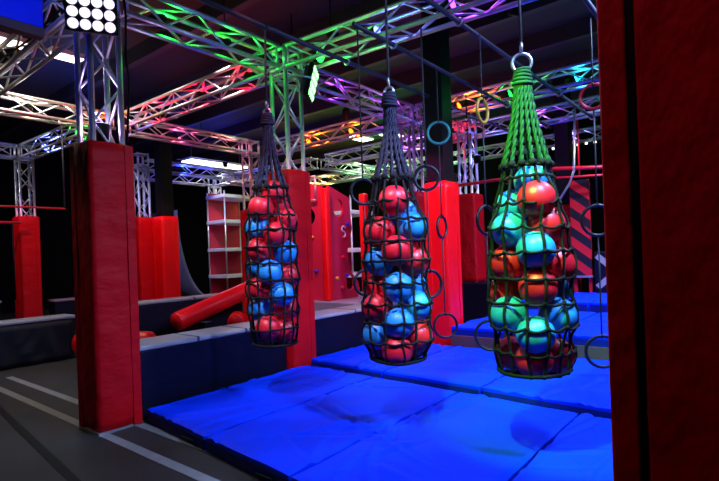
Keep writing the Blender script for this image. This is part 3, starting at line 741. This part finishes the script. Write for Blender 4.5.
# ------------------------------------------------------------------ climbing boards
def board(label, fr, outline, holes, th, logo=None, mat='magenta'):
    """fr(s, z, n) -> world point; outline and holes are loops in (s, z)"""
    import bmesh
    bm = bmesh.new()
    root = thing('climbing_board', label, 'climbing board', fr(outline[0][0], outline[0][1], 0), 'red climbing boards')
    loops = [outline] + holes; edges = []
    for lp in loops:
        vs = [bm.verts.new((s, z, 0)) for s, z in lp]
        edges += [bm.edges.new((vs[i], vs[(i+1) % len(vs)])) for i in range(len(vs))]
    bmesh.ops.triangle_fill(bm, edges=edges, use_beauty=True)
    r = bmesh.ops.extrude_face_region(bm, geom=bm.faces[:])
    for g in r['geom']:
        if isinstance(g, bmesh.types.BMVert): g.co.z = th
    bmesh.ops.recalc_face_normals(bm, faces=bm.faces)
    mb = MB(); bm.verts.index_update()
    mb.add([fr(v.co.x, v.co.y, v.co.z) for v in bm.verts], [tuple(v.index for v in f.verts) for f in bm.faces]); bm.free()
    mb.build('board', M[mat], root)
    return root
def loop(cx, cz, rx, rz, n=20): return [(cx + rx*math.cos(2*PI*i/n), cz + rz*math.sin(2*PI*i/n)) for i in range(n)]
FB = lambda s, z, n: V((7.0 + s, 6.40 - n, z))
FA = lambda s, z, n: V((6.96 - n, 6.46 + s, z))
# notched board facing the mats
ol = [(.0, .64), (.78, .64), (.84, .80), (.80, .95), (.62, 1.12), (.52, 1.3), (.5, 1.55), (.56, 1.8), (.66, 2.0), (.62, 2.3), (.60, 2.62), (.0, 2.82)]
bb = board('crimson climbing board with white swirl, round holes and a big bite in its edge', FB, ol, [loop(.27, 2.40, .15, .17), loop(.56, .95, .12, .15)], .05)
# white swirl mark on it
sw = []
for i in range(26):
    t = i/25; a = 2*PI*(.06 + t*.66)
    sw.append((.40 + .055*math.cos(a), 2.0 + .05*math.sin(a)))
for i in range(1, 22):
    t = i/21; a = PI/2 - 2*PI*t*.60
    sw.append((.395 + .05*math.cos(a), 1.895 + .055*math.sin(a)))
MB().path([FB(s, z, .052) for s, z in sw], .017, 6).build('swirl_mark', M['white'], bb, True)
for s, z, m in [(.36, 1.45, 'redp'), (.45, 1.1, 'bluefab'), (.15, 1.05, 'yellow'), (.52, 2.1, 'bluefab'), (.3, .86, 'magenta')]:
    MB().sphere(FB(s, z, .06), .045, 12, 8, (1, .8, .8)).build('climbing_hold', M[m], bb, True)
ba = board('red climbing board with three dark holes beside the pad behind the left bag', FA, [(0, .64), (1.15, .64), (1.15, 2.95), (.5, 2.95), (0, 2.82)],
           [loop(.36, 2.25, .19, .17), loop(.40, 1.45, .10, .13), loop(.62, 1.05, .10, .14)], .05)
for s, z, m in [(.25, 1.85, 'yellow'), (.18, 1.2, 'bluefab'), (.7, 1.8, 'magenta')]:
    MB().sphere(FA(s, z, .06), .045, 12, 8, (.8, 1, .8)).build('climbing_hold', M[m], ba, True)
tag(MB().box((6.83, 6.28, .64), (7.0, 6.42, 2.76)).build('corner_pad', M['redb'], None, bevel=.05, seg=4), 'bright orange-red upright pad where the two climbing boards meet', 'pad')
# pale frame and small truss mast at the top of the boards
fm = thing('truss_square', 'small white square frame above the red climbing board', 'frame', (6.9, 6.9, 2.6))
for a, c in (((6.86, 6.55, 2.55), (6.86, 6.95, 2.55)), ((6.86, 6.95, 2.55), (6.86, 6.95, 3.0)), ((6.86, 6.95, 3.0), (6.86, 6.55, 3.0)), ((6.86, 6.55, 3.0), (6.86, 6.55, 2.55))):
    MB().tube(a, c, .022).build('bar', M['alu'], fm, True)

# ------------------------------------------------------------------ stacked shelves
def shelves(label, x, y, w, d, zs, ztop):
    root = thing('stacked_shelves', label, 'shelves', (x, y, 0), 'stacked climbing shelves')
    for z in zs: MB().box((x-w/2, y-d/2, z-.05), (x+w/2, y+d/2, z+.05)).build('shelf', M['white'], root, bevel=.012)
    for a in (-1, 1):
        for c in (-1, 1): MB().tube((x+a*w*.47, y+c*d*.47, 0), (x+a*w*.47, y+c*d*.47, ztop), .022).build('post', M['alu'], root, True)
    MB().box((x-w*.46, y+d*.49, .1), (x+w*.46, y+d*.51, ztop)).build('back_panel', M['magenta'], root)
    return root
shelves('white stacked shelves with red back, left of the left net bag', 9.5, 12.6, 1.25, .9, (.98, 1.77, 2.6, 3.35), 3.5)
shelves('white stacked shelves with red back, behind the notched climbing board', 9.5, 7.9, .95, .8, (1.0, 1.6, 2.5), 2.9)
tag(MB().box((8.72, 6.85, .645), (8.89, 7.02, 2.85)).build('padded_post', M['redb'], None, bevel=.04), 'orange-red padded post left of the middle net bag', 'post')

spotlight('added pale fill light aimed at the stacked shelves in the back', (7.6, 11.2, 4.4), (9.4, 12.5, 2.0), (.9, .85, 1), 200, 50)  # lamp added so the back shelves come out whiter
spotlight('added pale fill light aimed at the shelves behind the climbing board', (7.9, 6.6, 4.3), (9.3, 7.8, 1.9), (.95, .9, 1), 220, 60)  # second lamp added to whiten shelves
# curved ramp wall in the far left
ww = thing('curved_ramp', 'pale lavender curved ramp wall in the far left behind the glossy red pad', 'ramp', (8.5, 13.9, 0))
mb = MB(); vs = []; n = 18
for i in range(n+1):
    a = PI/2*i/n; x = 7.9 + 1.05*(1-math.sin(a))*1.0; z = .35 + 2.6*(1-math.cos(a))
    for y in (13.2, 15.0): vs += [V((x, y, z)), V((x+.12, y, z+.02))]
fs = []
for i in range(n):
    a, c = i*4, i*4+4
    fs += [(a, c, c+2, a+2), (a+1, a+3, c+3, c+1), (a, a+1, c+1, c), (a+2, c+2, c+3, a+3)]
fs += [(0, 2, 3, 1), (4*n, 4*n+1, 4*n+3, 4*n+2)]
mb.add(vs, fs).build('ramp_surface', M['lav'], ww, True)
MB().box((8.9, 13.2, 0), (9.1, 15.0, .36)).build('ramp_foot', M['blk'], ww)
spotlight('added pale violet spotlight on the curved ramp wall', (4.6, 11.3, 4.5), (8.1, 13.2, 1.6), (.6, .55, 1), 160, 36)  # unseen lamp added to lighten the ramp

# ------------------------------------------------------------------ far right: striped board, barrier, rail
sb = thing('striped_board', 'board with red and black diagonal stripes right of the right net bag', 'board', (10.4, 2.77, .6))
MB().box((10.37, 2.60, .92), (10.43, 2.96, 2.8)).build('board', M['stripe'], sb, bevel=.006)
for y in (2.64, 2.92): MB().box((10.44, y-.03, .02), (10.5, y+.03, 2.75)).build('post', M['redp'], sb)
MB().box((10.355, 2.58, .88), (10.445, 2.98, .92)).build('bottom_rail', M['alu'], sb)
xb_ = thing('padded_barrier', 'dark barrier with a grey cross behind the far blue mat', 'barrier', (10.45, 2.1, .0))
MB().box((10.36, 1.5, 0), (10.56, 2.55, 1.38)).build('barrier_body', M['navy'], xb_, bevel=.02)
for s in (-1, 1):
    c = V((10.355, 2.15, 1.0)); d = V((0, .36, s*.32)).normalized(); w = V((1, 0, 0)).cross(d)
    MB().obox(c - V((.004*(s+1), 0, 0)), d*.46, w*.055, V((.004, 0, 0))).build('cross_band', M['grey'], xb_)
tri = MB(); tri.add([(10.35, 1.98, 1.0), (10.35, 1.6, 1.3), (10.35, 1.6, .7), (10.356, 1.98, 1.0), (10.356, 1.6, 1.3), (10.356, 1.6, .7)], [(0,1,2), (5,4,3), (0,3,4,1), (1,4,5,2), (2,5,3,0)])
tri.build('red_patch', M['redp'], xb_)
rr = thing('red_rail', 'red rail high up behind the right net bag above the striped board', 'rail', (10.2, 2.6, 2.8))
MB().tube((9.6, 3.9, 3.04), (10.3, 1.4, 2.9), .04, 12).build('rail_tube', M['redp'], rr, True)
MB().tube((9.6, 3.9, 2.84), (10.3, 1.4, 2.78), .022, 10).build('rail_tube', M['redp'], rr, True)
for t in (.1, .5, .9): MB().tube((9.6+.7*t, 3.9-2.5*t, 2.8), (9.6+.7*t, 3.9-2.5*t, 3.97), .016).build('hanger', M['redp'], rr, True)
r2 = thing('red_rail', 'thin red rail behind the left side of the right net bag', 'rail', (7.6, 3.6, 2.5))
MB().tube((7.4, 3.9, 2.56), (7.9, 2.5, 2.66), .025, 10).build('rail_tube', M['redp'], r2, True)
for t in (.15, .85): MB().tube((7.4+.5*t, 3.9-1.4*t, 2.58), (7.4+.5*t, 3.9-1.4*t, 4.0), .01).build('hanger', M['blk'], r2, True)
rp = thing('red_post', 'slim red post left of the right net bag behind the mats', 'post', (9.9, 4.2, 0))
MB().box((9.82, 4.10, 0), (9.98, 4.26, 2.5)).build('post_body', M['redb'], rp, bevel=.02)
bk = thing('tube_bracket', 'bent steel tube bracket beside the top of the striped board', 'bracket', (9.3, 2.8, 2.5))
MB().path([(9.3, 3.02, 2.50), (9.3, 2.92, 2.36), (9.3, 2.82, 2.36), (9.34, 2.66, 2.62), (9.36, 2.58, 2.84), (9.40, 2.54, 3.97)], .02, 8).build('tube', M['steel'], bk, True)
# dotted string of small lamps on the faint far truss
ds = thing('string_light', 'string of small white dot lamps far behind the right net bag', 'string light', (12.0, 2.2, 3.8))
MB().box((11.84, .8, 3.74), (11.87, 3.9, 3.80)).build('strip', M['blk'], ds)
for i in range(16): MB().sphere((11.835, 1.0 + i*.18, 3.77), .028, 8, 6).build('bulb', M['ledd'], ds, True)
# far wall boards glimpsed between things
tag(MB().box((13.2, 6.0, 0), (13.3, 9.0, 2.0)).build('far_board', M['magenta'], None, bevel=.01), 'far crimson board behind the orange-red padded post', 'board')
wb = thing('window_board', 'pale lit board far left of the right net bag', 'board', (11.5, 4.6, 1))
MB().box((11.5, 4.45, 1.0), (11.56, 4.95, 2.2)).build('board', M['white'], wb, bevel=.02)
MB().box((11.51, 4.66, 0), (11.55, 4.74, 1.0)).build('post', M['blk'], wb)

# black cables looped over the upper left truss and beside the floodlight
for k, (pts, lab) in enumerate([
    ([(2.27, 4.55, 4.2), (2.31, 4.56, 3.8), (2.29, 4.55, 3.4), (2.33, 4.57, 3.2), (2.28, 4.56, 2.62)], 'thin cable running down the floodlight tower'),
    ([(1.98, 5.2, 3.94), (1.95, 5.9, 3.86), (1.97, 6.8, 3.92), (1.95, 7.6, 3.85), (1.99, 8.6, 3.94)], 'black cable sagging under the lavender truss at top left')]):
    tag(MB().path(pts, .012, 6).build('cable', M['blk'], None, True), lab, 'cable')

# ------------------------------------------------------------------ camera and view
f = 500.0; az = math.radians(38.9); pt = 0.0; ro = math.atan(.036)
F = V((math.cos(az)*math.cos(pt), math.sin(az)*math.cos(pt), math.sin(pt))); Rr_ = V((math.sin(az), -math.cos(az), 0)); U = Rr_.cross(F)
R2 = Rr_*math.cos(ro) - U*math.sin(ro); U2 = Rr_*math.sin(ro) + U*math.cos(ro)
cam = bpy.data.cameras.new('camera'); co = bpy.data.objects.new('camera', cam); COL.objects.link(co)
co.matrix_world = Matrix(((R2.x, U2.x, -F.x, 0), (R2.y, U2.y, -F.y, 0), (R2.z, U2.z, -F.z, 1.5), (0, 0, 0, 1)))
cam.shift_y = 13.5/719; cam.sensor_width = 36; cam.lens = f*36/719; cam.clip_start = .05
SC.camera = co
w = bpy.data.worlds.new('world'); SC.world = w; w.use_nodes = True
w.node_tree.nodes['Background'].inputs[0].default_value = (.05, .04, .1, 1); w.node_tree.nodes['Background'].inputs[1].default_value = .05
SC.view_settings.view_transform = 'Standard'; SC.view_settings.look = 'None'; SC.view_settings.gamma = 1; SC.view_settings.exposure = 0
SC.view_settings.use_curve_mapping = False
SC.cycles.use_denoising = True
SC.cycles.max_bounces = 6
SC.cycles.sample_clamp_indirect = 3
